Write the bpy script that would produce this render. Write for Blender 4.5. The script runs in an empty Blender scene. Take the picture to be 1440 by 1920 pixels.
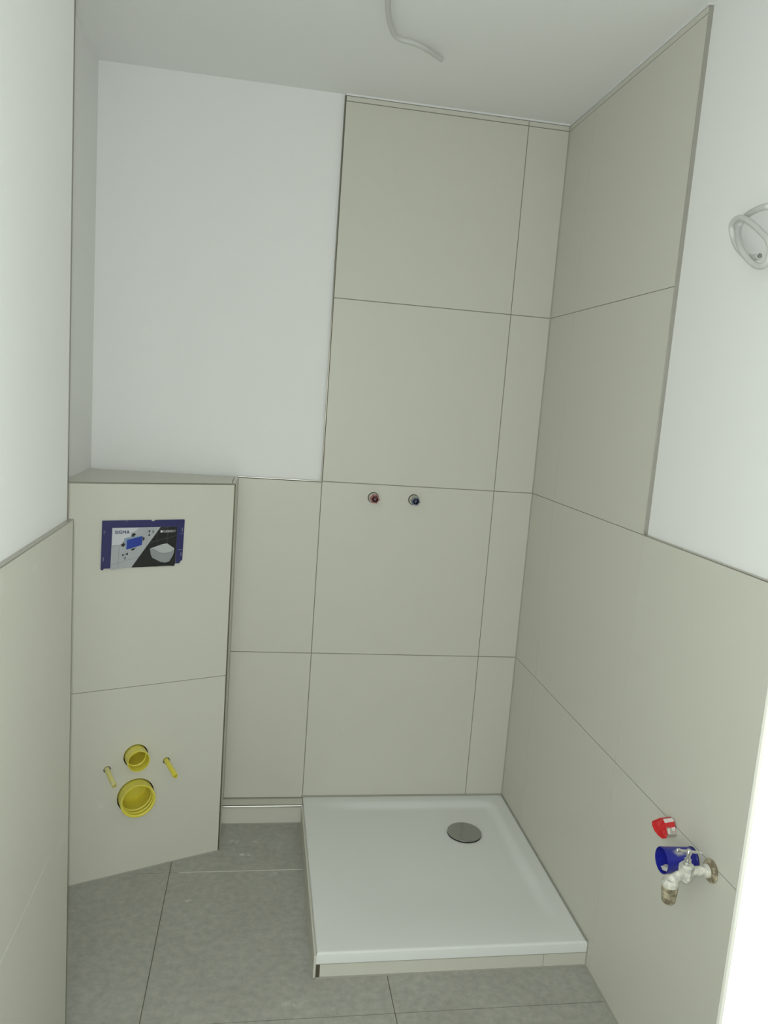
import bpy, bmesh, math, random
from mathutils import Vector, Matrix
random.seed(7)
PI = math.pi
SC = bpy.context.scene
COL = SC.collection

# ------------------------------------------------------------------ camera
cam_data = bpy.data.cameras.new('camera')
cam = bpy.data.objects.new('camera', cam_data); COL.objects.link(cam)
CAM = Vector((-0.9424, -2.5428, 1.4837))
r_ = Vector((0.985661, -0.151764, 0.073755)); u_ = Vector((-0.050231, 0.15338, 0.98689)); f_ = Vector((0.161087, 0.976444, -0.143558))
M = Matrix.Identity(4)
for i in range(3):
    M[i][0] = r_[i]; M[i][1] = u_[i]; M[i][2] = -f_[i]; M[i][3] = CAM[i]
cam.matrix_world = M
cam_data.sensor_fit = 'HORIZONTAL'; cam_data.sensor_width = 36.0
cam_data.lens = 1428.03 / 1440 * 36
cam_data.clip_start = 0.01
SC.camera = cam

# ------------------------------------------------------------------ light
world = bpy.data.worlds.new('hall_daylight'); SC.world = world; world.use_nodes = True
bg = world.node_tree.nodes['Background']
bg.inputs[0].default_value = (0.925, 1.0, 0.945, 1); bg.inputs[1].default_value = 2.2

fl = bpy.data.lights.new('phone_flash', 'POINT')          # the phone's own flash, a few cm from the lens
fl.energy = 34; fl.color = (0.925, 1.0, 0.935); fl.shadow_soft_size = 0.006
flo = bpy.data.objects.new('phone_flash', fl); COL.objects.link(flo)
flo.location = (CAM.x - 0.012, CAM.y + 0.012, CAM.z + 0.018)

SC.view_settings.view_transform = 'Standard'; SC.view_settings.look = 'None'
SC.view_settings.gamma = 1.0; SC.view_settings.use_curve_mapping = False
SC.view_settings.exposure = 0.06

# ------------------------------------------------------------------ materials
def mat(name, col, rough=0.5, metal=0.0, spec=0.5, noise=None, bump=None, coat=0):
    """noise = (scale, amount, second colour); bump = (scale, strength)"""
    m = bpy.data.materials.new(name); m.use_nodes = True
    nt = m.node_tree; b = nt.nodes['Principled BSDF']
    b.inputs['Base Color'].default_value = (*col, 1)
    b.inputs['Roughness'].default_value = rough
    b.inputs['Metallic'].default_value = metal
    b.inputs['Specular IOR Level'].default_value = spec
    b.inputs['Coat Weight'].default_value = coat
    if noise or bump:
        geo = nt.nodes.new('ShaderNodeNewGeometry')
    if noise:
        n = nt.nodes.new('ShaderNodeTexNoise'); n.inputs['Scale'].default_value = noise[0]; n.inputs['Detail'].default_value = 6
        n.inputs['Roughness'].default_value = 0.6
        nt.links.new(geo.outputs['Position'], n.inputs['Vector'])
        ramp = nt.nodes.new('ShaderNodeValToRGB')
        ramp.color_ramp.elements[0].position = 0.5 - noise[1]; ramp.color_ramp.elements[1].position = 0.5 + noise[1]
        ramp.color_ramp.elements[0].color = (*col, 1); ramp.color_ramp.elements[1].color = (*noise[2], 1)
        nt.links.new(n.outputs['Fac'], ramp.inputs['Fac']); nt.links.new(ramp.outputs['Color'], b.inputs['Base Color'])
    if bump:
        n2 = nt.nodes.new('ShaderNodeTexNoise'); n2.inputs['Scale'].default_value = bump[0]; n2.inputs['Detail'].default_value = 4
        nt.links.new(geo.outputs['Position'], n2.inputs['Vector'])
        bp = nt.nodes.new('ShaderNodeBump'); bp.inputs['Strength'].default_value = bump[1]; bp.inputs['Distance'].default_value = 0.002
        nt.links.new(n2.outputs['Fac'], bp.inputs['Height']); nt.links.new(bp.outputs['Normal'], b.inputs['Normal'])
    return m

def add_spots(m, spots, col, power=1.0):
    """dried dirt marks: soft ellipses (centre, radii, strength) broken up by noise, mixed over the base colour"""
    nt = m.node_tree; b = nt.nodes['Principled BSDF']
    geo = nt.nodes.new('ShaderNodeNewGeometry')
    nz = nt.nodes.new('ShaderNodeTexNoise'); nz.inputs['Scale'].default_value = 60; nz.inputs['Detail'].default_value = 5
    nt.links.new(geo.outputs['Position'], nz.inputs['Vector'])
    total = None
    for c, rad, s in spots:
        sub = nt.nodes.new('ShaderNodeVectorMath'); sub.operation = 'SUBTRACT'; sub.inputs[1].default_value = c
        nt.links.new(geo.outputs['Position'], sub.inputs[0])
        div = nt.nodes.new('ShaderNodeVectorMath'); div.operation = 'DIVIDE'; div.inputs[1].default_value = rad
        nt.links.new(sub.outputs[0], div.inputs[0])
        ln = nt.nodes.new('ShaderNodeVectorMath'); ln.operation = 'LENGTH'; nt.links.new(div.outputs[0], ln.inputs[0])
        mr = nt.nodes.new('ShaderNodeMapRange'); mr.interpolation_type = 'SMOOTHSTEP'
        mr.inputs['From Min'].default_value = 1.0; mr.inputs['From Max'].default_value = 0.2
        mr.inputs['To Min'].default_value = 0; mr.inputs['To Max'].default_value = s
        nt.links.new(ln.outputs['Value'], mr.inputs['Value'])
        if total is None: total = mr.outputs[0]
        else:
            ad = nt.nodes.new('ShaderNodeMath'); ad.operation = 'MAXIMUM'
            nt.links.new(total, ad.inputs[0]); nt.links.new(mr.outputs[0], ad.inputs[1]); total = ad.outputs[0]
    r2 = nt.nodes.new('ShaderNodeMapRange'); r2.inputs['From Min'].default_value = 0.42; r2.inputs['From Max'].default_value = 0.62
    nt.links.new(nz.outputs['Fac'], r2.inputs['Value'])
    mu = nt.nodes.new('ShaderNodeMath'); mu.operation = 'MULTIPLY'
    nt.links.new(total, mu.inputs[0]); nt.links.new(r2.outputs[0], mu.inputs[1])
    mx = nt.nodes.new('ShaderNodeMix'); mx.data_type = 'RGBA'
    src = b.inputs['Base Color'].links[0].from_socket if b.inputs['Base Color'].links else None
    if src: nt.links.new(src, mx.inputs[6])
    else: mx.inputs[6].default_value = b.inputs['Base Color'].default_value
    mx.inputs[7].default_value = (*col, 1)
    nt.links.new(mu.outputs[0], mx.inputs[0]); nt.links.new(mx.outputs[2], b.inputs['Base Color'])

PLASTER = mat('white_wall_paint', (0.87, 0.87, 0.865), 0.9, spec=0.2, bump=(260, 0.12))
CEILP = mat('white_ceiling_paint', (0.87, 0.87, 0.865), 0.9, spec=0.2, bump=(260, 0.12))
TILE = mat('beige_wall_tile', (0.645, 0.630, 0.562), 0.42, spec=0.4, noise=(14, 0.5, (0.665, 0.650, 0.582)))
add_spots(TILE, [((-1.31, -1.40, 1.175), (0.02, 0.035, 0.03), .6), ((-1.31, -1.20, 1.165), (0.02, 0.07, 0.010), .45),
                 ((-1.31, -1.03, 0.535), (0.02, 0.045, 0.03), .5), ((-0.14, 0, 0.30), (0.04, 0.02, 0.08), .22),
                 ((-0.62, 0, 0.33), (0.03, 0.02, 0.13), .12), ((-1.36, -0.345, 0.24), (0.03, 0.03, 0.03), .5),
                 ((0, -1.20, 0.715), (0.02, 0.012, 0.012), .6), ((0, -1.32, 0.665), (0.02, 0.010, 0.010), .7)], (0.74, 0.73, 0.69))
GROUT = mat('grey_grout', (0.30, 0.285, 0.245), 0.95, spec=0.2)
LGROUT = mat('light_grout', (0.72, 0.71, 0.66), 0.95, spec=0.2)
SILI = mat('grey_silicone', (0.42, 0.41, 0.365), 0.5)
STEEL = mat('brushed_steel', (0.52, 0.50, 0.46), 0.32, metal=1.0)
PROFD = mat('dark_edge_profile', (0.27, 0.25, 0.21), 0.3, metal=1.0)
GAP = mat('dark_shadow_joint', (0.11, 0.105, 0.09), 0.9)
CHROME = mat('chrome', (0.80, 0.80, 0.80), 0.06, metal=1.0)
CHROMEL = mat('polished_edge_profile', (0.85, 0.84, 0.80), 0.18, metal=1.0)
DCHROME = mat('chrome_cover', (0.40, 0.41, 0.40), 0.16, metal=1.0, bump=(300, .02))
ACRYL = mat('white_tray_enamel', (0.80, 0.81, 0.80), 0.33, spec=0.4)
ACRYLW = mat('white_caulk', (0.82, 0.82, 0.82), 0.6)
YEL = mat('yellow_plastic', (0.80, 0.70, 0.055), 0.38, noise=(45, 0.28, (0.80, 0.72, 0.14)))
add_spots(YEL, [((-1.345, -.33, .345), (.03, .10, .03), .9), ((-1.27, -.33, .40), (.05, .02, .03), .4)], (0.75, 0.72, 0.55))
YELP = mat('plaster_smeared_yellow', (0.78, 0.70, 0.16), 0.5, noise=(120, 0.10, (0.70, 0.67, 0.46)))
BLUEP = mat('blue_plastic', (0.016, 0.020, 0.30), 0.33, spec=0.5)
add_spots(BLUEP, [((-.040, -1.188, .596), (.020, .012, .010), 1.0), ((-.012, -1.185, .594), (.012, .012, .010), .8), ((-.035, -1.206, .575), (.028, .006, .005), .6)], (0.42, 0.42, 0.44))
BLUEC = mat('blue_cover_plastic', (0.022, 0.022, 0.115), 0.36, noise=(160, 0.12, (0.026, 0.026, 0.125)))
REDP = mat('red_tape', (0.56, 0.012, 0.016), 0.35)
WHT = mat('white_tape', (0.75, 0.66, 0.64), 0.4)
DARK = mat('dark_cavity', (0.02, 0.02, 0.018), 0.9)
CABLE = mat('light_grey_cable', (0.62, 0.62, 0.605), 0.5)
CORE = mat('cable_core_grey', (0.22, 0.21, 0.19), 0.6)
CORED = mat('cable_filling_dark', (0.16, 0.155, 0.14), 0.7)
COREW = mat('cable_core_cream', (0.75, 0.66, 0.5), 0.6)
SMEAR = mat('plaster_smeared_metal', (0.84, 0.82, 0.73), 0.65, noise=(95, 0.14, (0.48, 0.48, 0.45)), bump=(140, .5))
RUST = mat('dirty_brass', (0.56, 0.50, 0.36), 0.6, noise=(70, 0.10, (0.17, 0.14, 0.09)), bump=(120, .5))
STONE = mat('grey_floor_tile', (0.36, 0.352, 0.315), 0.45, spec=0.35, noise=(7, 0.34, (0.44, 0.437, 0.40)))
# second layer of fine cloudy variation for the concrete look
nt = STONE.node_tree; b = nt.nodes['Principled BSDF']; src = b.inputs['Base Color'].links[0].from_socket
g = nt.nodes.new('ShaderNodeNewGeometry'); n = nt.nodes.new('ShaderNodeTexNoise'); n.inputs['Scale'].default_value = 48; n.inputs['Detail'].default_value = 8; n.inputs['Roughness'].default_value = .65
nt.links.new(g.outputs['Position'], n.inputs['Vector'])
mr = nt.nodes.new('ShaderNodeMapRange'); mr.inputs['From Min'].default_value = .35; mr.inputs['From Max'].default_value = .65; mr.inputs['To Min'].default_value = .88; mr.inputs['To Max'].default_value = 1.11
nt.links.new(n.outputs['Fac'], mr.inputs['Value'])
mm = nt.nodes.new('ShaderNodeVectorMath'); mm.operation = 'SCALE'
nt.links.new(src, mm.inputs[0]); nt.links.new(mr.outputs[0], mm.inputs['Scale']); nt.links.new(mm.outputs[0], b.inputs['Base Color'])
add_spots(STONE, [((-.969, -.16, 0), (.022, .016, .02), 1.0), ((-.94, -.235, 0), (.05, .012, .02), .9), ((-1.09, -.455, 0), (.014, .008, .02), .9),
                  ((-.831, -.336, 0), (.014, .008, .02), .9), ((-.90, -.165, 0), (.03, .012, .02), .6), ((-.80, -.86, 0), (.05, .02, .02), .5)], (0.66, 0.66, 0.62))
FGROUT = mat('brown_floor_grout', (0.135, 0.115, 0.085), 0.95)
LFGROUT = mat('pale_floor_grout', (0.70, 0.69, 0.64), 0.95)
DOORW = mat('white_door_lacquer', (0.84, 0.84, 0.83), 0.35)
SEAL = mat('cream_door_seal', (0.255, 0.25, 0.225), 0.6)
PAPER = mat('printed_paper_white', (0.60, 0.61, 0.66), 0.4)
PAPERG = mat('printed_paper_grey', (0.40, 0.41, 0.44), 0.4, noise=(20, .4, (0.45, .46, .49)))
PAPERK = mat('printed_paper_black', (0.012, 0.012, 0.012), 0.35)
INKB = mat('ink_navy', (0.05, 0.06, 0.22), 0.4)
INKK = mat('ink_black', (0.008, 0.008, 0.008), 0.4)
INKL = mat('ink_grey_line', (0.20, 0.20, 0.22), 0.4)
INKLL = mat('ink_light_line', (0.16, 0.16, 0.14), 0.4)
PBLUE = mat('print_blue', (0.018, 0.045, 0.33), 0.35)
PLBLUE = mat('print_light_blue', (0.24, 0.33, 0.45), 0.4)
PWC = mat('print_ceramic_grey', (0.33, 0.35, 0.36), 0.4, noise=(16, .25, (0.26, 0.275, 0.285)))
PWCL = mat('print_ceramic_light', (0.47, 0.49, 0.50), 0.4)
PWC2 = mat('print_ceramic_mid', (0.30, 0.32, 0.33), 0.4)
WHITEMK = mat('print_white', (0.75, 0.75, 0.75), 0.4)
HALLW = mat('hall_wall_paint', (0.80, 0.80, 0.79), 0.9, spec=.2)

# ------------------------------------------------------------------ mesh helpers
def obj(name, bm, mats, parent=None, smooth=False, loc=None):
    me = bpy.data.meshes.new(name)
    bmesh.ops.recalc_face_normals(bm, faces=bm.faces)
    bm.to_mesh(me); bm.free()
    for m in (mats if isinstance(mats, (list, tuple)) else [mats]): me.materials.append(m)
    if smooth:
        me.polygons.foreach_set('use_smooth', [True] * len(me.polygons))
        try: me.set_sharp_from_angle(angle=math.radians(40))
        except Exception: pass
    o = bpy.data.objects.new(name, me); COL.objects.link(o)
    if parent is not None: o.parent = parent
    return o
def struct(o): o['kind'] = 'structure'; return o
def tag(o, label, cat, group=None):
    o['label'] = label; o['category'] = cat
    if group: o['group'] = group
    return o
def empty(name, label, cat, group=None, loc=(0, 0, 0)):
    o = bpy.data.objects.new(name, None); COL.objects.link(o); o.location = loc; o.empty_display_size = .05
    return tag(o, label, cat, group)
def adopt(child, parent):
    child.parent = parent
    child.matrix_parent_inverse = Matrix.Translation(-Vector(parent.location))
    return child
def box(bm, a, b, mi=0, bevel=0, M=None):
    r = bmesh.ops.create_cube(bm, size=1)
    vs = r['verts']
    for v in vs:
        v.co = Vector([a[i] + (b[i] - a[i]) * (v.co[i] + .5) for i in range(3)])
    fs = list({f for v in vs for f in v.link_faces})
    for f in fs: f.material_index = mi
    if bevel:
        es = list({e for f in fs for e in f.edges})
        rb = bmesh.ops.bevel(bm, geom=es, offset=bevel, segments=2, affect='EDGES', profile=.5)
        vs = list({v for f in rb['faces'] for v in f.verts} | {v for v in vs if v.is_valid})
    if M is not None:
        for v in vs: v.co = M @ v.co
    return vs
def frame(o, ax, ref=(0, 0, 1)):
    """matrix whose local z is ax"""
    z = Vector(ax).normalized(); ref = Vector(ref)
    if abs(z.dot(ref)) > .95: ref = Vector((1, 0, 0))
    x = ref.cross(z).normalized(); y = z.cross(x)
    m = Matrix.Identity(4)
    for i in range(3): m[i][0] = x[i]; m[i][1] = y[i]; m[i][2] = z[i]; m[i][3] = o[i]
    return m
def lathe(bm, prof, M=None, n=40, mi=0, hexa=False):
    """prof: list of (r, z) revolved about local z"""
    n = 6 if hexa else n; rings = []
    for (r, z) in prof:
        ring = []
        if r < 1e-6:
            ring = [bm.verts.new((0, 0, z))]
        else:
            for k in range(n):
                a = 2 * PI * k / n; ring.append(bm.verts.new((r * math.cos(a), r * math.sin(a), z)))
        rings.append(ring)
    for A, B in zip(rings, rings[1:]):
        for k in range(n):
            k2 = (k + 1) % n
            if len(A) == 1 and len(B) == 1: continue
            if len(A) == 1: f = bm.faces.new((A[0], B[k], B[k2]))
            elif len(B) == 1: f = bm.faces.new((A[k], A[k2], B[0]))
            else: f = bm.faces.new((A[k], A[k2], B[k2], B[k]))
            f.material_index = mi
    vs = [v for R in rings for v in R]
    if M is not None:
        for v in vs: v.co = M @ v.co
    return vs
def tube(bm, pts, rad, n=16, mi=0, cap=True):
    """sweep along a Catmull-Rom curve through pts"""
    P = [Vector(p) for p in pts]; Q = []
    for i in range(len(P) - 1):
        p0 = P[max(i - 1, 0)]; p1 = P[i]; p2 = P[i + 1]; p3 = P[min(i + 2, len(P) - 1)]
        for s in range(5):
            t = s / 5
            Q.append(.5 * ((2 * p1) + (p2 - p0) * t + (2 * p0 - 5 * p1 + 4 * p2 - p3) * t * t + (3 * p1 - p0 - 3 * p2 + p3) * t ** 3))
    Q.append(P[-1])
    T = [(Q[min(i + 1, len(Q) - 1)] - Q[max(i - 1, 0)]).normalized() for i in range(len(Q))]
    up = Vector((0, 0, 1)) if abs(T[0].z) < .9 else Vector((1, 0, 0))
    N = (up - T[0] * up.dot(T[0])).normalized(); rings = []
    for q, t in zip(Q, T):
        N = (N - t * N.dot(t)).normalized(); B = t.cross(N)
        rings.append([bm.verts.new(q + (N * math.cos(2 * PI * k / n) + B * math.sin(2 * PI * k / n)) * rad) for k in range(n)])
    for A, B in zip(rings, rings[1:]):
        for k in range(n):
            f = bm.faces.new((A[k], A[(k + 1) % n], B[(k + 1) % n], B[k])); f.material_index = mi
    if cap:
        bm.faces.new(rings[0][::-1]).material_index = mi; bm.faces.new(rings[-1]).material_index = mi
    return Q[-1], T[-1]
def plane_map(o, ud, vd, nd):
    m = Matrix.Identity(4)
    for i in range(3): m[i][0] = ud[i]; m[i][1] = vd[i]; m[i][2] = nd[i]; m[i][3] = o[i]
    return m
def tiles(bm, M, cells, gu=.003, gv=.003, th=.010):
    """cells (u0,u1,v0,v1) on local plane z=0 (tile face); grout bed 1 mm below"""
    for (u0, u1, v0, v1) in cells:
        box(bm, (u0 + gu / 2, v0 + gv / 2, -th), (u1 - gu / 2, v1 - gv / 2, 0), 0, M=M)
        box(bm, (u0, v0, -th), (u1, v1, -.0012), 1, M=M)

H = 2.425
Z1, Z2, Z3, Z4 = 0.603, 1.203, 1.803, 2.403
XW, XC, XE = -0.741, -0.141, -1.018

# ------------------------------------------------------------------ setting: shell
bm = bmesh.new(); box(bm, (-1.62, 0.010, -.1), (.13, .13, H))
wb = struct(obj('wall_back', bm, PLASTER))
bm = bmesh.new()
MB = plane_map((0, 0, 0), (1, 0, 0), (0, 0, 1), (0, -1, 0))
cells = []
rows = [(.0, Z1), (Z1, Z2), (Z2, Z3), (Z3, Z4), (Z4, 2.419)]
for v0, v1 in rows:
    cells += [(XW, XC, v0, v1), (XC, 0, v0, v1)]
cells += [(XE, XW, 0, Z1), (XE, XW, Z1, Z2)]
tiles(bm, MB, cells)
obj('tiling', bm, [TILE, GROUT], wb)
bm = bmesh.new()
box(bm, (XW - .0032, -.0006, Z2 + .002), (XW, .0098, 2.419), bevel=.0004)
obj('edge_profile', bm, PROFD, wb)
bm = bmesh.new()
box(bm, (XW, -.0003, Z2), (XW + .0022, .009, 2.419)); box(bm, (XE, -.0003, Z2 - .0036), (XW, .009, Z2 - .001))
obj('shadow_joint', bm, GAP, wb)
bm = bmesh.new()
box(bm, (XE, -.0006, Z2 - .001), (XW, .0098, Z2 + .0016), bevel=.0004)
obj('edge_profile', bm, STEEL, wb)

bm = bmesh.new(); box(bm, (.010, -2.26, -.1), (.13, .010, H))
wr = struct(obj('wall_right', bm, PLASTER))
bm = bmesh.new()
MR = plane_map((0, 0, 0), (0, 1, 0), (0, 0, 1), (-1, 0, 0))
Y1, Y2 = -.203, -.803
cells = []
for v0, v1 in rows: cells += [(Y1, 0, v0, v1), (Y2, Y1, v0, v1)]
for v0, v1 in rows[:2]: cells += [(-1.403, Y2, v0, v1), (-2.003, -1.403, v0, v1), (-2.12, -2.003, v0, v1)]
tiles(bm, MR, cells, gu=.0010, gv=.0022)
obj('tiling', bm, [TILE, GROUT], wr)
bm = bmesh.new()
box(bm, (-.0006, Y2 - .0028, Z2), (.0098, Y2, 2.419), bevel=.0004)
box(bm, (-.0006, -2.12, Z2 - .001), (.0098, Y2 - .0028, Z2 + .0018), bevel=.0004)
obj('edge_profile', bm, STEEL, wr)

# left: block of wall with the near white face, niche behind it
XF = -1.310
bm = bmesh.new(); box(bm, (-1.62, -2.26, -.1), (XF - .010, -.967, H))
wl = struct(obj('wall_left', bm, PLASTER))
bm = bmesh.new()
ML = plane_map((XF, 0, 0), (0, 1, 0), (0, 0, 1), (1, 0, 0))
for (u0, u1, v0, v1, g_) in [(-2.12, -.9605, 0, .564, 0), (-2.12, -.9605, .564, Z2, 0)]:
    box(bm, (u0, v0 + .001, -.010), (u1, v1 - .001, 0), 0, M=ML)
    box(bm, (u0, v0, -.010), (u1, v1, -.0006), 1, M=ML)
box(bm, (-1.482, -.967, .001), (XF - .010, -.957, 2.419), 0)          # return towards the niche, tiled to the ceiling
obj('tiling', bm, [TILE, LGROUT], wl)
bm = bmesh.new()
box(bm, (XF - .0102, -2.12, Z2 - .001), (XF + .0004, -.9605, Z2 + .0016), bevel=.0004)
obj('edge_profile', bm, STEEL, wl)
bm = bmesh.new()
box(bm, (XF - .0095, -.9607, 0), (XF + .0006, -.9572, Z2 + .0016), bevel=.0004)
box(bm, (XF - .0104, -.9670, Z2), (XF - .0098, -.9572, 2.419))
obj('corner_profile', bm, PROFD, wl)
bm = bmesh.new(); box(bm, (-1.62, -.967, -.1), (-1.483, .010, H))
struct(obj('wall_niche', bm, PLASTER))

# front wall with the doorway the picture is taken through
bm = bmesh.new()
DX0, DX1, DZ = -1.40, -.6123, 2.03
box(bm, (DX1 + .0, -2.24, -.1), (.010, -2.121, H)); box(bm, (-1.62, -2.24, DZ), (DX1, -2.121, H))
struct(obj('wall_front', bm, PLASTER))
bm = bmesh.new(); box(bm, (-1.62, -3.2, H), (.13, .13, H + .1))
struct(obj('ceiling', bm, CEILP))
bm = bmesh.new()
JX, JY, P = -1.160, -.320, .6
MF = Matrix.Identity(4)
xs = [-1.62, JX, -.552, .056, .13]; ys = [-3.2, -2.702, -2.107, -1.512, -.907, JY, .13]
for i in range(4):
    for j in range(6):
        box(bm, (xs[i] + .0011, ys[j] + .0009, -.010), (xs[i + 1] - .0011, ys[j + 1] - .0009, 0), 0)
box(bm, (-1.62, -3.2, -.1), (.13, .13, -.0010), 1)
box(bm, (-1.13, JY - .0013, -.001), (-.746, JY + .0013, .0004), 2)
struct(obj('floor', bm, [STONE, FGROUT, LFGROUT]))
# door lining around the opening
bm = bmesh.new()
box(bm, (DX1 - .004, -2.2850, 0), (DX1 + .0, -2.1260, DZ), bevel=.001)
box(bm, (DX1 - .004, -2.2850, 0), (DX1 + .06, -2.2410, DZ + .06), bevel=.001)
box(bm, (-1.40, -2.2850, DZ - .004), (DX1, -2.121, DZ), bevel=.001)
d1 = struct(obj('door_1', bm, DOORW))
bm = bmesh.new(); box(bm, (DX1 - .0045, -2.1258, 0), (DX1 + .0, -2.1210, DZ - .004), bevel=.0012)
obj('door_seal', bm, SEAL, d1)

# caulk at ceiling, silicone lines
bm = bmesh.new()
box(bm, (XW, -.002, 2.4195), (0, .010, H), bevel=.0005); box(bm, (-.002, Y2, 2.4195), (.010, -.002, H), bevel=.0005)
struct(obj('trim_1', bm, ACRYLW))
bm = bmesh.new()
for a, b_ in [((-.003, -.003, .072), (0, 0, 2.419)), ((-.0035, -2.12, 0), (0, -.790, .0035)),
              ((XE, -.003, .069), (XE + .003, 0, Z2))]:
    box(bm, a, b_)
struct(obj('trim_2', bm, SILI))

# tiled step at the foot of the back wall
bm = bmesh.new()
box(bm, (XE, -.0515, .001), (XW - .0005, 0, .0655), 0)
box(bm, (XE, -.0535, .002), (XW - .0005, -.0445, .0635), 0)
box(bm, (XE, -.003, .0655), (XW - .0005, 0, .0675), 1)
box(bm, (XE, -.055, 0), (XW - .0005, -.0530, .003), 1)
bb = struct(obj('baseboard_back', bm, [TILE, SILI]))
bm = bmesh.new(); box(bm, (XE, -.0565, .0595), (XW - .0005, -.0520, .0675), bevel=.0012)
obj('edge_profile', bm, CHROMEL, bb)
bm = bmesh.new(); box(bm, (XE, -.0520, .0600), (XW - .0005, -.0470, .0660))
obj('shadow_joint', bm, GAP, bb)
bm = bmesh.new(); box(bm, (XE, -.0045, .0655), (XW - .0005, 0, .0685))
obj('silicone_joint', bm, GROUT, bb)

# ------------------------------------------------------------------ tiled pre-wall boxing in the niche
A = Vector((XE, -.207, 0)); D = Vector((-0.93072, -0.36572, 0)); N = Vector((0.36572, -0.93072, 0))
WB = .4995                                                            # width of the slanted front
boxing = empty('tiled_boxing', 'beige tiled wall box with slanted front standing in the niche corner', 'boxing', loc=(-1.25, -.15, 0))
def prism(bm, poly, z0, z1, mi=0):
    a = [bm.verts.new((p[0], p[1], z0)) for p in poly]; b = [bm.verts.new((p[0], p[1], z1)) for p in poly]
    fs = [bm.faces.new(a[::-1]), bm.faces.new(b)]
    for k in range(len(poly)):
        k2 = (k + 1) % len(poly); fs.append(bm.faces.new((a[k], a[k2], b[k2], b[k])))
    for f in fs: f.material_index = mi
def curve_plate(name, outer, circles, th, M, mats, parent):
    """flat plate with round holes; local z 0 is its face"""
    cu = bpy.data.curves.new(name, 'CURVE'); cu.dimensions = '2D'; cu.fill_mode = 'BOTH'; cu.extrude = th / 2
    s = cu.splines.new('POLY'); s.points.add(len(outer) - 1); s.use_cyclic_u = True
    for i, (x, y) in enumerate(outer): s.points[i].co = (x, y, 0, 1)
    for (cx, cy, r) in circles:
        s = cu.splines.new('POLY'); s.points.add(31); s.use_cyclic_u = True
        for k in range(32): s.points[k].co = (cx + r * math.cos(2 * PI * k / 32), cy + r * math.sin(2 * PI * k / 32), 0, 1)
    tmp = bpy.data.objects.new('tmp', cu); COL.objects.link(tmp)
    dg = bpy.context.evaluated_depsgraph_get(); dg.update()
    me = bpy.data.meshes.new_from_object(tmp.evaluated_get(dg)); bpy.data.objects.remove(tmp)
    me.transform(M @ Matrix.Translation((0, 0, -th / 2)))
    me.materials.clear()
    for m in mats: me.materials.append(m)
    o = bpy.data.objects.new(name, me); COL.objects.link(o); adopt(o, parent)
    return o
# local frame of the slanted front: x to the right in the picture, y up, z out of the wall
MBX = plane_map(tuple(A), tuple(-D), (0, 0, 1), tuple(N))             # x runs 0 at right edge, negative to the left
HO = dict(small=(-.273, .377), big=(-.270, .248), bl=(-.355, .349), br=(-.181, .345))
bm = bmesh.new()
cb = .010
prism(bm, [(XE - .011, 0.0), (XE - .011, -.085), (-1.4825, -.266), (-1.4825, 0.0)], 0, Z2 - .012, 0)
adopt(obj('carcass', bm, DARK), boxing)
holes = [(*HO['small'], .036), (*HO['big'], .055), (*HO['bl'], .0105), (*HO['br'], .0105)]
curve_plate('front_tile', [(-WB, .002), (-.004, .002), (-.004, Z1 - .0075), (-WB, Z1 - .0075)], holes, .010, MBX, [TILE], boxing)
curve_plate('front_tile', [(-WB, Z1 - .0055), (-.004, Z1 - .0055), (-.004, Z2 - .003), (-WB, Z2 - .003)], [], .010, MBX, [TILE], boxing)
curve_plate('grout_bed', [(-WB, 0), (-.003, 0), (-.003, Z2 - .003), (-WB, Z2 - .003)], holes, .009, MBX @ Matrix.Translation((0, 0, -.0008)), [GROUT], boxing)
bm = bmesh.new()
prism(bm, [(XE - .0120, -.003), (XE - .0120, -.2085), tuple((A + D * (WB - .0005) + N * .0002))[:2], (-1.4825, -.003)], Z2 - .010, Z2, 0)
adopt(obj('top_tile', bm, TILE), boxing)
bm = bmesh.new()
box(bm, (XE - .010, -.200, .002), (XE, -.001, Z1 - .0015), 0); box(bm, (XE - .010, -.200, Z1 + .0015), (XE, -.001, Z2), 0)
box(bm, (XE - .011, -.203, .0), (XE - .0010, -.001, Z2 - .001), 1)
adopt(obj('side_tile', bm, [TILE, GROUT]), boxing)
bm = bmesh.new()
box(bm, (-.0040, .001, -.010), (.0005, Z2, .0008), M=MBX, bevel=.0006)
box(bm, (-WB, Z2 - .0030, -.010), (-.004, Z2 + .0004, .0008), M=MBX, bevel=.0006)
adopt(obj('edge_profile', bm, PROFD), boxing)
bm = bmesh.new()
box(bm, (-WB, Z2 - .0050, -.009), (-.0052, Z2 - .0030, -.0001), M=MBX); box(bm, (-.0056, .001, -.009), (-.0040, Z2 - .003, -.0001), M=MBX)
adopt(obj('shadow_joint', bm, GAP), boxing)
bm = bmesh.new(); box(bm, (-WB, 0, 0), (0, .0025, .003), M=MBX); box(bm, (XE, -.2, 0), (XE + .003, -.05, .0025))
adopt(obj('silicone_joint', bm, SILI), boxing)

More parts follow.
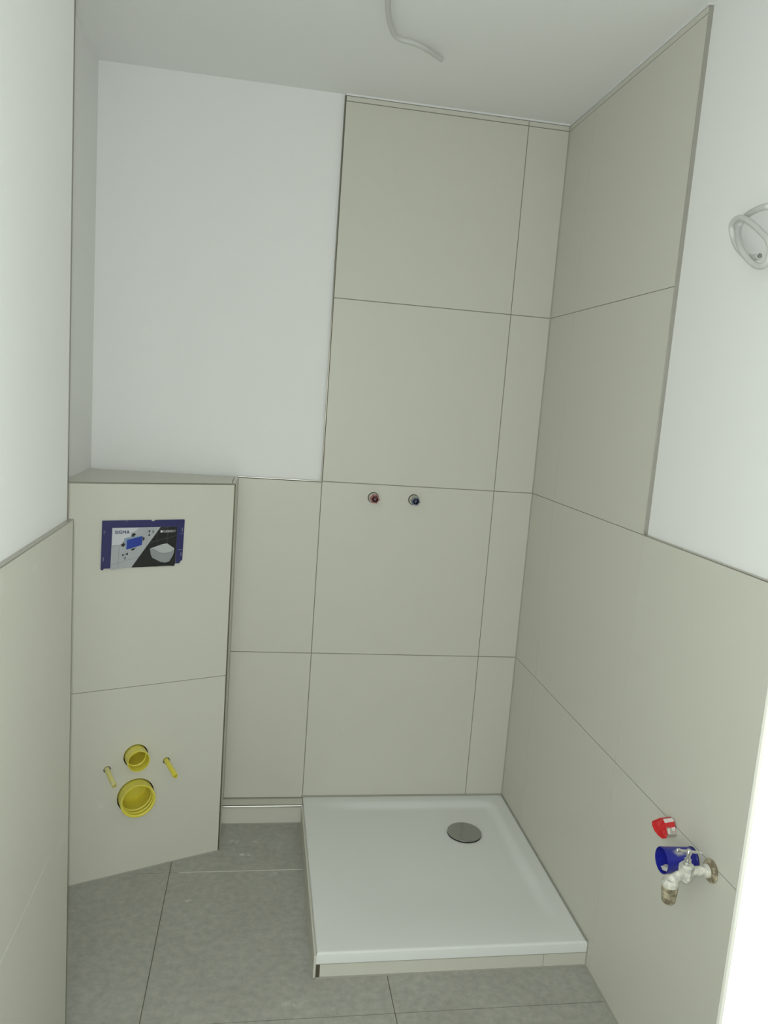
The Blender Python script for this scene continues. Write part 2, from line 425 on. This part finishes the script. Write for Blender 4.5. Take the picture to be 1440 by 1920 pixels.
# ---- yellow protective tubes
def pipe(name, label, key, ro, ri, L, group=None, rings=False, deep=.09, solid=False):
    u, v = HO[key]
    base = MBX @ Vector((u, v, 0)); Mx = frame(base, N)
    t = empty(name, label, 'pipe', group, tuple(base))
    bm = bmesh.new()
    if solid:
        prof = [(ro, -deep), (ro, L - .001), (ro - .0008, L), (ri + .0005, L), (ri, L - .001), (ri, L - .012), (0, L - .013)]
    else:
        prof = [(ro, -deep), (ro, L - .0008), (ro - .0007, L), (ri + .0005, L), (ri, L - .0008)]
        z = L - .006
        if rings:
            for k, zz in enumerate((.030, .014, -.004)):
                prof += [(ri, zz + .004), (ri - .0035, zz + .0025), (ri - .0035, zz - .001), (ri - .001, zz - .003)]
        else:
            prof += [(ri, .006), (ri - .003, .004), (ri - .003, 0)]
        prof += [(ri - .001, -deep + .03), (ri * .62, -deep + .040), (0, -deep + .041)]
    lathe(bm, prof, Mx, 48)
    adopt(obj('sleeve', bm, YELP if key == 'bl' else YEL, smooth=True), t)
    return t, Mx
t, Mx = pipe('flush_pipe', 'short yellow plastic pipe stub, the upper smaller of the two round openings', 'small', .0325, .0300, .040)
t, Mx = pipe('drain_pipe', 'wide yellow plastic drain opening with inner rings, below the smaller one', 'big', .0515, .0485, .036, rings=True)
for key, lab in (('bl', 'thin yellow sleeve left of the yellow pipes, smeared with plaster'), ('br', 'thin clean yellow sleeve right of the yellow pipes, pointing out of the tile')):
    t, Mx = pipe('bolt_sleeve', lab, key, .0074, .0052, .105, 'yellow bolt sleeves on the boxing', solid=True, deep=.02)
    bm = bmesh.new(); lathe(bm, [(.0095, -.009), (.0095, -.004), (.006, -.0035), (.006, -.009)], Mx, 6)
    adopt(obj('nut', bm, STEEL), t)

# ---- flush plate cover with its printed sheet
K = .000188
def G(zx, zy, h=0):                      # coordinates on the cover, from its top left corner
    return Vector((-.384 + (zx - 95 + 10 * (zy - 125) / 745) * K, 1.0965 - (zy - 125) * K, h))
cover = empty('flush_plate_cover', 'blue plastic cover plate with printed sheet on the tiled boxing', 'cover plate', loc=tuple(MBX @ G(700, 450)))
def sheet(name, poly, h0, h1, m, parent, flat=True):
    bm = bmesh.new()
    a = [bm.verts.new(MBX @ G(x, y, h0)) for x, y in poly]; b = [bm.verts.new(MBX @ G(x, y, h1)) for x, y in poly]
    bm.faces.new(a[::-1]); bm.faces.new(b)
    for k in range(len(poly)): bm.faces.new((a[k], a[(k + 1) % len(poly)], b[(k + 1) % len(poly)], b[k]))
    o = obj(name, bm, m); adopt(o, cover)
    if parent is not cover:
        o.parent = parent; o.matrix_parent_inverse = Matrix.Translation(-Vector(cover.location)) if False else Matrix.Identity(4)
    return o
def polys(name, lst, h0, h1, mats, parent):
    """several little printed shapes of one element in one mesh; lst = (poly, material index)"""
    bm = bmesh.new()
    for poly, mi in lst:
        a = [bm.verts.new(MBX @ G(x, y, h0)) for x, y in poly]; b = [bm.verts.new(MBX @ G(x, y, h1)) for x, y in poly]
        fs = [bm.faces.new(a[::-1]), bm.faces.new(b)]
        for k in range(len(poly)): fs.append(bm.faces.new((a[k], a[(k + 1) % len(poly)], b[(k + 1) % len(poly)], b[k])))
        for f in fs: f.material_index = mi
    o = obj(name, bm, mats); o.parent = parent
    return o
def line(x0, y0, x1, y1, w=3.5):
    dx, dy = x1 - x0, y1 - y0; L = math.hypot(dx, dy); nx, ny = -dy / L * w / 2, dx / L * w / 2
    return [(x0 + nx, y0 + ny), (x1 + nx, y1 + ny), (x1 - nx, y1 - ny), (x0 - nx, y0 - ny)]
def text(name, s, zx, zy, size_px, m, parent, bold=.0, shear=0, h=.0072):
    cu = bpy.data.curves.new(name, 'FONT'); cu.body = s; cu.size = size_px * K * 1.38; cu.extrude = .0001; cu.shear = shear
    cu.resolution_u = 4; cu.space_character = 1.06
    tmp = bpy.data.objects.new('tmp', cu); COL.objects.link(tmp)
    dg = bpy.context.evaluated_depsgraph_get(); dg.update()
    me = bpy.data.meshes.new_from_object(tmp.evaluated_get(dg)); bpy.data.objects.remove(tmp)
    if bold:                                                    # heavier strokes: the glyphs doubled a hair apart
        bmt = bmesh.new(); m2 = me.copy()
        m2.transform(Matrix.Translation((bold, bold * .5, 0))); bmt.from_mesh(me); bmt.from_mesh(m2)
        m2.transform(Matrix.Translation((0, -bold, 0))); bmt.from_mesh(m2)
        bmt.to_mesh(me); bmt.free(); bpy.data.meshes.remove(m2)
    me.transform(MBX @ Matrix.Translation(G(zx, zy, h))); me.materials.clear(); me.materials.append(m)
    o = bpy.data.objects.new(name, me); COL.objects.link(o); o.parent = parent
    return o, me
fr = sheet('frame', [(97, 127), (700, 124), (812, 124), (830, 152), (845, 140), (858, 152), (872, 126), (1322, 125), (1327, 132), (1300, 770), (1270, 790), (1255, 822), (1190, 822), (1180, 858), (120, 856), (104, 882), (84, 878), (78, 862)], 0.0002, .0052, BLUEC, cover)
slots = [line(1292, 255, 1290, 315, 9), line(1278, 645, 1276, 705, 9), line(112, 680, 110, 740, 9), line(120, 275, 120, 330, 4), line(1250, 345, 1312, 345, 4), line(1225, 603, 1300, 603, 4), line(128, 315, 136, 275, 4), line(440, 136, 452, 138, 12)]
SLOTM = mat('worn_slot_grey', (.30, .30, .38), .5)
for p in slots:
    K_ = polys('slot', [(p, 0)], .0052, .0054, SLOTM, cover); K_.matrix_parent_inverse = Matrix.Translation(-Vector(cover.location))
lab = sheet('printed_sheet', [(238, 236), (1208, 234), (1188, 822), (1168, 866), (1060, 848), (900, 858), (560, 850), (330, 866), (222, 884), (214, 850)], .0054, .0062, PAPERG, cover)
WT = polys('white_corner', [([(238, 236), (635, 236), (575, 292), (530, 305), (512, 330), (505, 372), (415, 395), (405, 440), (350, 498), (232, 503)], 0)], .0062, .0064, PAPER, lab)
BK = polys('black_area', [([(952, 235), (1208, 234), (1186, 820), (1165, 862), (1060, 846), (900, 856), (522, 850)], 0),
    (line(902, 320, 902, 530, 3), 1), (line(1062, 235, 1062, 500, 3), 1), (line(805, 475, 1205, 372, 4), 1), (line(950, 268, 1080, 238, 3), 1), (line(1165, 545, 1200, 537, 3), 1), (line(735, 600, 735, 800, 2), 1)], .0062, .00645, [PAPERK, INKLL], lab)
GL = polys('tile_lines', [(line(745, 238, 738, 560, 3), 0), (line(338, 520, 322, 858, 4), 0), (line(222, 800, 640, 688, 4), 0), (line(232, 512, 372, 500, 5), 0), (line(430, 580, 428, 640, 2), 0), (line(680, 350, 745, 335, 2), 0), (line(512, 330, 530, 305, 4), 0), (line(530, 305, 575, 292, 4), 0), (line(575, 292, 632, 240, 4), 0)], .0062, .00635, INKL, lab)
BXP = polys('blue_box_print', [([(408, 402), (640, 362), (680, 370), (450, 425)], 1), ([(408, 402), (450, 425), (445, 575), (432, 560)], 1),
    ([(450, 425), (680, 370), (672, 508), (445, 575)], 0)], .0065, .0068, [PBLUE, PLBLUE], lab)
ARR = polys('arrow_print', [
    ([(500, 365), (530, 352), (515, 335), (560, 320), (575, 335), (590, 335), (545, 378)], 0),
    ([(368, 488), (390, 482), (393, 452), (425, 490), (398, 540), (393, 520), (370, 522)], 0),
    ([(682, 372), (695, 392), (712, 392), (712, 428), (697, 430), (684, 462)], 0),
    ([(500, 572), (545, 556), (590, 545), (560, 570), (560, 582), (520, 590), (520, 576)], 0),
    ([(765, 287), (798, 280), (781, 325)], 0), ([(781, 328), (797, 365), (763, 372)], 0),
    ([(382, 642), (422, 650), (380, 672)], 0), ([(422, 650), (468, 620), (466, 657)], 0)], .0062, .0069, INKK, lab)
WCP = polys('toilet_print', [([(795, 570), (850, 580), (900, 610), (950, 640), (1020, 652), (1100, 640), (1160, 605), (1168, 578), (1165, 640), (1138, 710), (1100, 775), (1070, 792), (1030, 800), (960, 785), (830, 715), (808, 660)], 0)], .0065, .0068, [PWC, PWC2], lab)
WCL = polys('toilet_lid_print', [([(795, 568), (985, 505), (1055, 495), (1168, 575), (1160, 603), (1100, 637), (1020, 649), (950, 637), (900, 607), (850, 577)], 0)], .0065, .0068, [PWCL], lab)
LG = polys('logo_square', [([(952, 288), (982, 288), (982, 320), (952, 320)], 0)], .0065, .007, WHITEMK, lab)
tx = [text('lettering', 'SIGMA', 270, 328, 52, INKB, lab, .0004)[0], text('lettering', 'GEBERIT', 990, 320, 36, WHITEMK, lab, .00032)[0],
      text('lettering', '0', 824, 328, 48, INKK, lab, 0, h=.0066)[0], text('lettering', '0', 406, 724, 48, INKK, lab, 0, h=.0066)[0]]

# ------------------------------------------------------------------ shower tray
TW, TD, TH = .7385, .778, .071
tray = empty('shower_tray', 'white rectangular shower tray on a low tiled plinth in the corner', 'shower tray', loc=(-.37, -.39, 0))
def sstep(a, b, x):
    t = min(max((x - a) / (b - a), 0), 1); return t * t * (3 - 2 * t)
bm = bmesh.new()
nx, ny = 90, 96
R_ = .006
def axis(n, L, r):
    pts = [0, r * .15, r * .4, r * .7, r]
    pts += [r + (L - 2 * r) * i / n for i in range(1, n)]
    return pts + [L - r, L - r * .7, L - r * .4, L - r * .15, L]
ax, ay = axis(nx, TW, R_), axis(ny, TD, R_)
g_ = []
for x in ax:
    col = []
    for y in ay:
        X, Y = -.002 - x, -.002 - y                                  # x measured from the right wall, y from the back wall
        # rounded-corner distance from the inner (recess) edge at back and right
        dx, dy = x - .042, y - .034
        rr = .05
        if dx < rr and dy < rr: d = rr - math.hypot(max(rr - dx, 0), max(rr - dy, 0))
        else: d = min(dx, dy)
        dl, df = TW - x - .02, TD - y - .03
        z = TH - .013 * sstep(0, .042, d) * sstep(0, .22, dl) * sstep(0, .26, df)
        e = min(x, y, TW - x, TD - y)
        if e < R_: z -= R_ - math.sqrt(max(R_ * R_ - (R_ - e) ** 2, 0))
        col.append(bm.verts.new((X, Y, z)))
    g_.append(col)
for i in range(len(ax) - 1):
    for j in range(len(ay) - 1):
        bm.faces.new((g_[i][j], g_[i + 1][j], g_[i + 1][j + 1], g_[i][j + 1]))
bot = .040
ring = [g_[i][0] for i in range(len(ax))] + [g_[-1][j] for j in range(1, len(ay))] + [g_[i][-1] for i in range(len(ax) - 2, -1, -1)] + [g_[0][j] for j in range(len(ay) - 2, 0, -1)]
low = [bm.verts.new((v.co.x, v.co.y, bot)) for v in ring]
for k in range(len(ring)):
    bm.faces.new((ring[k], ring[(k + 1) % len(ring)], low[(k + 1) % len(ring)], low[k]))
bm.faces.new(low)
adopt(obj('basin', bm, ACRYL, smooth=True), tray)
# plinth: tiled front and left side
bm = bmesh.new()
box(bm, (-.122, -.779, .002), (-.0025, -.769, .038), 0); box(bm, (-.7290, -.779, .002), (-.1245, -.769, .038), 0)
box(bm, (-.7315, -.7778, .0), (-.0025, -.765, .0395), 1)
box(bm, (-.7465, -.7790, .001), (-.7405, -.056, .064), 0); box(bm, (-.7405, -.768, .0), (-.7385, -.004, .0395), 1)
pl = adopt(obj('plinth', bm, [TILE, SILI]), tray)
bm = bmesh.new(); box(bm, (-.7400, -.7795, .0015), (-.7305, -.7690, .0385), bevel=.0005)
ep = obj('edge_profile', bm, mat('dull_bronze_profile', (.22, .19, .15), .4, metal=1.0)); ep.parent = pl; 
bm = bmesh.new()
for a, b_ in [((-.745, -.0025, .069), (0, 0, .0745)), ((-.0025, -.782, 0), (0, 0, .0745)), ((-.7405, -.779, .060), (-.7375, 0, .0665)), ((-.7385, -.7805, .0385), (-.002, -.7780, .0405)), ((-.7385, -.7825, 0), (-.002, -.7785, .0025)), ((-.7500, -.780, 0), (-.7460, -.055, .003))]:
    box(bm, a, b_)
adopt(obj('silicone_joint', bm, SILI), tray)
# drain cover
bm = bmesh.new()
DC = (-.204, -.231, TH - .013)
prof = [(0, .0076)] + [(.0555 * k / 8, .0076) for k in range(1, 9)] + [(.0570, .0072), (.0578, .0064), (.0578, .0048), (.0560, .0044), (.050, .0018), (.050, 0)]
lathe(bm, prof, Matrix.Translation(DC), 64)
dc = adopt(obj('drain_cover', bm, DCHROME, smooth=True), tray); dc['label'] = 'round chrome drain cover'
bm = bmesh.new(); lathe(bm, [(.0560, .0046), (.0576, .0046), (.0580, .0040), (.0580, .0002), (.052, .0002)], Matrix.Translation(DC), 64)  # gasket ring, near-black to paint in the dark reflection along the cover's rim
gsk = obj('gasket_rim_shade', bm, DARK); gsk.parent = dc; 

# ------------------------------------------------------------------ wall stubs on the back wall
def stub(x, z, capmat, metal, inner, label):
    base = Vector((x, 0, z)); Mx = frame(base, (0, -1, 0))
    t = empty('threaded_plug', label, 'pipe plug', 'plugged water stubs on the back wall', tuple(base))
    bm = bmesh.new(); lathe(bm, [(0, .0004), (.0186, .0004), (.0186, -.0003)], Mx, 40); adopt(obj('wall_hole', bm, DARK), t)
    bm = bmesh.new(); lathe(bm, [(.0165, 0), (.0165, .010), (.0150, .012), (.0130, .012), (.0130, 0)], Mx, 36)
    adopt(obj('sleeve', bm, metal, smooth=True), t)
    Mh = Mx @ Matrix.Rotation(math.radians(-4), 4, 'Z')
    bm = bmesh.new()
    lathe(bm, [(.0160, .002), (.0160, .030)], Mh, hexa=True, mi=1)
    lathe(bm, [(.0160, .030), (.0160, .0415), (.0152, .0430), (.0118, .0430), (.0112, .042)], Mh, hexa=True)
    lathe(bm, [(.0112, .042), (.0106, .016), (0, .014)], Mh, hexa=True, mi=2)  # inner faces in a darker tone: shade of the socket's depth put into colour
    adopt(obj('hex_socket', bm, [capmat, metal, inner]), t)
    return t
REDM = mat('red_stained_plug', (.33, .07, .075), .4, noise=(90, .10, (.36, .20, .19)))
BLM = mat('blue_stained_plug', (.07, .10, .24), .4, noise=(90, .10, (.27, .30, .30)))
GLV = mat('zinc_sleeve', (.60, .56, .50), .45, metal=.6)
stub(-.5635, 1.1575, REDM, GLV, mat('shaded_red_socket', (.10, .018, .024), .4), 'red hexagon plug on the back wall above the shower tray, left of the blue one')
stub(-.4235, 1.1575, BLM, GLV, mat('shaded_blue_socket', (.012, .018, .07), .4), 'blue hexagon plug on the back wall above the shower tray, right of the red one')

# ------------------------------------------------------------------ cables
cc = [(-0.675, -0.69, 2.43), (-0.69, -0.675, 2.416), (-0.7, -0.661, 2.41), (-0.708, -0.643, 2.405), (-0.702, -0.595, 2.404), (-0.686, -0.528, 2.404), (-0.665, -0.473, 2.404), (-0.645, -0.453, 2.404), (-0.622, -0.448, 2.404), (-0.596, -0.436, 2.405), (-0.571, -0.419, 2.405), (-0.544, -0.389, 2.408), (-0.517, -0.361, 2.41)]
cab = empty('electric_cable', 'short grey electric cable hanging out of the ceiling', 'cable', loc=(-.675, -.69, H))
bm = bmesh.new(); e, tdir = tube(bm, cc, .0066); adopt(obj('cable_jacket', bm, CABLE, smooth=True), cab)
def cores(e, tdir, parent, m):
    bm = bmesh.new(); Mx = frame(e, tdir)
    for k in range(3):
        a = k * 2 * PI / 3 + .5
        lathe(bm, [(.0019, -.004), (.0019, .0014), (0, .0014)], Mx @ Matrix.Translation((.0026 * math.cos(a), .0026 * math.sin(a), 0)), 12)
    lathe(bm, [(.0046, -.002), (.0046, .0004), (0, .0004)], Mx, 20, mi=1)
    return adopt(obj('cable_cores', bm, [m, CORED]), parent)
cores(e, tdir, cab, COREW)
rc = [[.004, -1.141, 1.909], [-0.02, -1.163, 1.901], [-0.03, -1.167, 1.898], [-0.03, -1.155, 1.9], [-0.028, -1.133, 1.901], [-0.022, -1.105, 1.902], [-0.016, -1.079, 1.901], [-0.012, -1.06, 1.897], [-0.012, -1.053, 1.887], [-0.018, -1.062, 1.872], [-0.026, -1.079, 1.856], [-0.034, -1.103, 1.835], [-0.036, -1.12, 1.82], [-0.036, -1.141, 1.804], [-0.036, -1.156, 1.795], [-0.036, -1.17, 1.789], [-0.036, -1.183, 1.787], [-0.036, -1.194, 1.789], [-0.036, -1.201, 1.796], [-0.036, -1.203, 1.809], [-0.036, -1.199, 1.821], [-0.036, -1.188, 1.835], [-0.034, -1.165, 1.851], [-0.033, -1.141, 1.867], [-0.032, -1.117, 1.881], [-0.031, -1.101, 1.889], [-0.03, -1.085, 1.895], [-0.028, -1.067, 1.897], [-0.026, -1.054, 1.894], [-0.022, -1.044, 1.888], [-0.018, -1.042, 1.876], [-0.014, -1.044, 1.864], [-0.014, -1.057, 1.849], [-0.014, -1.071, 1.837], [-0.014, -1.091, 1.824], [-0.018, -1.115, 1.816], [-0.026, -1.142, 1.81], [-0.036, -1.172, 1.807]]
cab = empty('electric_cable', 'coiled grey electric cable sticking out of the white wall at right', 'cable', loc=(.010, -1.141, 1.909))
bm = bmesh.new(); e, tdir = tube(bm, rc, .0060); adopt(obj('cable_jacket', bm, CABLE, smooth=True), cab)
cores(e, tdir, cab, CORE)

# ------------------------------------------------------------------ right wall: red plug, blue drain sleeve, tap
t = empty('capped_pipe_stub', 'steel hexagon pipe stub wrapped in torn red plastic on right wall, above the blue tube', 'pipe plug', loc=(0, -1.095, .594))
Mx = frame((0, -1.1005, .5905), (-1, 0, 0))
bm = bmesh.new(); lathe(bm, [(0, .0), (.0125, .0), (.0125, .017), (.011, .021), (.008, .022), (.008, .012), (0, .012)], Mx, hexa=True)
adopt(obj('hex_fitting', bm, GLV), t)
bm = bmesh.new()
P0 = [(-.004, -1.081, .6135), (-.003, -1.090, .616), (-.003, -1.099, .613), (-.004, -1.107, .605), (-.005, -1.110, .597), (-.008, -1.106, .590),
      (-.010, -1.098, .582), (-.010, -1.088, .580), (-.008, -1.079, .585), (-.006, -1.073, .597)]
P1 = [(-.022, -1.072, .606), (-.020, -1.082, .609), (-.021, -1.093, .606), (-.022, -1.103, .598), (-.022, -1.109, .592), (-.023, -1.110, .586),
      (-.024, -1.102, .578), (-.026, -1.090, .578), (-.026, -1.078, .584), (-.024, -1.070, .595)]
P2 = [(-.040, -1.072, .598), (-.034, -1.081, .599), (-.032, -1.090, .593), (-.030, -1.099, .589), (-.027, -1.107, .584), (-.024, -1.112, .581),
      (-.030, -1.105, .576), (-.034, -1.093, .577), (-.038, -1.083, .582), (-.040, -1.075, .590)]
rings = [[bm.verts.new(p) for p in q] for q in (P0, P1, P2)]
n = len(P0)
for ri in range(2):
    for k in range(n):
        if k in (5, 6) and ri == 0: continue                              # torn away below: the steel shows
        f = bm.faces.new((rings[ri][k], rings[ri][(k + 1) % n], rings[ri + 1][(k + 1) % n], rings[ri + 1][k]))
        f.material_index = 1 if (ri == 0 and k in (1, 3)) else 0
cen = bm.verts.new((-.030, -1.092, .588))
for k in range(n): bm.faces.new((rings[2][k], rings[2][(k + 1) % n], cen))
rp = adopt(obj('plastic_wrap', bm, [REDP, WHT]), t)
md = rp.modifiers.new('thickness', 'SOLIDIFY'); md.thickness = .0008

t = empty('waste_pipe_sleeve', 'blue plastic tube end sticking out of the right wall behind the tap', 'pipe', loc=(0, -1.178, .573))
Mx = frame((0, -1.178, .573), (-1, 0, 0))
bm = bmesh.new()
lathe(bm, [(r * .895, z) for r, z in [(.0275, -.008), (.0275, .002), (.0262, .004), (.0275, .006), (.0285, .030), (.0298, .067), (.0302, .070), (.0298, .0712), (.0288, .0712), (.0284, .069), (.0272, .035), (.0255, 0), (0, -.002)]], Mx, 56)
adopt(obj('tube_body', bm, BLUEP, smooth=True), t)
bm = bmesh.new(); lathe(bm, [(.0258, .0), (.0258, .0012), (.0240, .0012)], Mx, 48); adopt(obj('wall_ring', bm, DARK), t)
bm = bmesh.new()
rr = bmesh.ops.create_icosphere(bm, subdivisions=3, radius=1)
for v in rr['verts']:
    p = v.co; s = 1 + .12 * math.sin(9 * p.x + 4 * p.y) + .1 * math.cos(11 * p.z)
    v.co = Vector((-.050 + .017 * p.x * s, -1.178 + .012 * p.y * s, .5535 + .0045 * p.z * s))
adopt(obj('plaster_lump', bm, mat('pale_plaster', (.62, .61, .56), .9), smooth=True), t)

tap = empty('wall_tap', 'plaster-smeared chrome wall tap on the right wall beside the blue tube', 'tap', loc=(0, -1.244, .591))
T0 = Vector((0, -1.244, .591))
def tp(name, prof, o, axd, m, **k):
    bm = bmesh.new(); lathe(bm, prof, frame(o, axd), **k); return adopt(obj(name, bm, m, smooth=not k.get('hexa')), tap)
tp('rosette', [(0, 0), (.0225, 0), (.0238, .002), (.0228, .005), (.017, .008), (.013, .010), (0, .010)], T0, (-1, 0, 0), RUST)
tp('inlet_pipe', [(.0135, .006), (.0135, .013), (.0125, .015), (.0098, .016), (.0092, .022), (.0098, .030), (.0094, .050), (0, .050)], T0, (-1, 0, 0), SMEAR)
BC = T0 + Vector((-.056, 0, -.002))
tp('valve_body', [(0, -.0235), (.005, -.0225), (.0085, -.019), (.0115, -.013), (.0130, -.006), (.0130, .000), (.0125, .008)], BC, (0, 0, 1), SMEAR, n=32)
tp('bonnet', [(.0, -.0150), (.0125, -.0145), (.0150, -.010), (.0152, .015), (.0128, .0185), (.0, .0185)], BC, (0, 0, 1), SMEAR, hexa=True)
tp('spindle', [(.0085, .016), (.0082, .021), (.0060, .0225), (.0072, .025), (.0068, .029), (.0045, .030), (.0045, .039), (.0060, .041), (.0064, .046), (.004, .0495), (0, .050)], BC, (0, 0, 1), CHROME)
bm = bmesh.new()
hz = BC + Vector((0.001, 0, .0455))
for s in (-1, 1):
    lathe(bm, [(.0028, .004), (.0028, .018), (.0038, .019), (.0038, .024), (.0030, .0255), (0, .0255)], frame(hz, (s * .93, -.18 * s, -.03 * s)), 20)
adopt(obj('handle', bm, CHROME, smooth=True), tap)
bm = bmesh.new()
sp = [BC + Vector((-.006, 0, -.004)), BC + Vector((-.016, 0, -.008)), BC + Vector((-.026, 0, -.014)), BC + Vector((-.033, 0, -.022))]
tube(bm, sp, .0098, 20); adopt(obj('spout', bm, SMEAR, smooth=True), tap)
CN = BC + Vector((-.0315, 0, -.0155))
ax_ = (.02, 0, -1)
tp('collar', [(0, -.003), (.012, -.002), (.0158, .003), (.0165, .008), (.0158, .012)], CN, ax_, SMEAR, n=36)
tp('hose_connector', [(.0158, .008), (.0156, .024), (.0148, .028), (.0148, .032), (.0140, .034), (.0130, .046), (.0105, .049), (.0085, .049), (.008, .040), (0, .040)], CN, ax_, RUST, n=36)
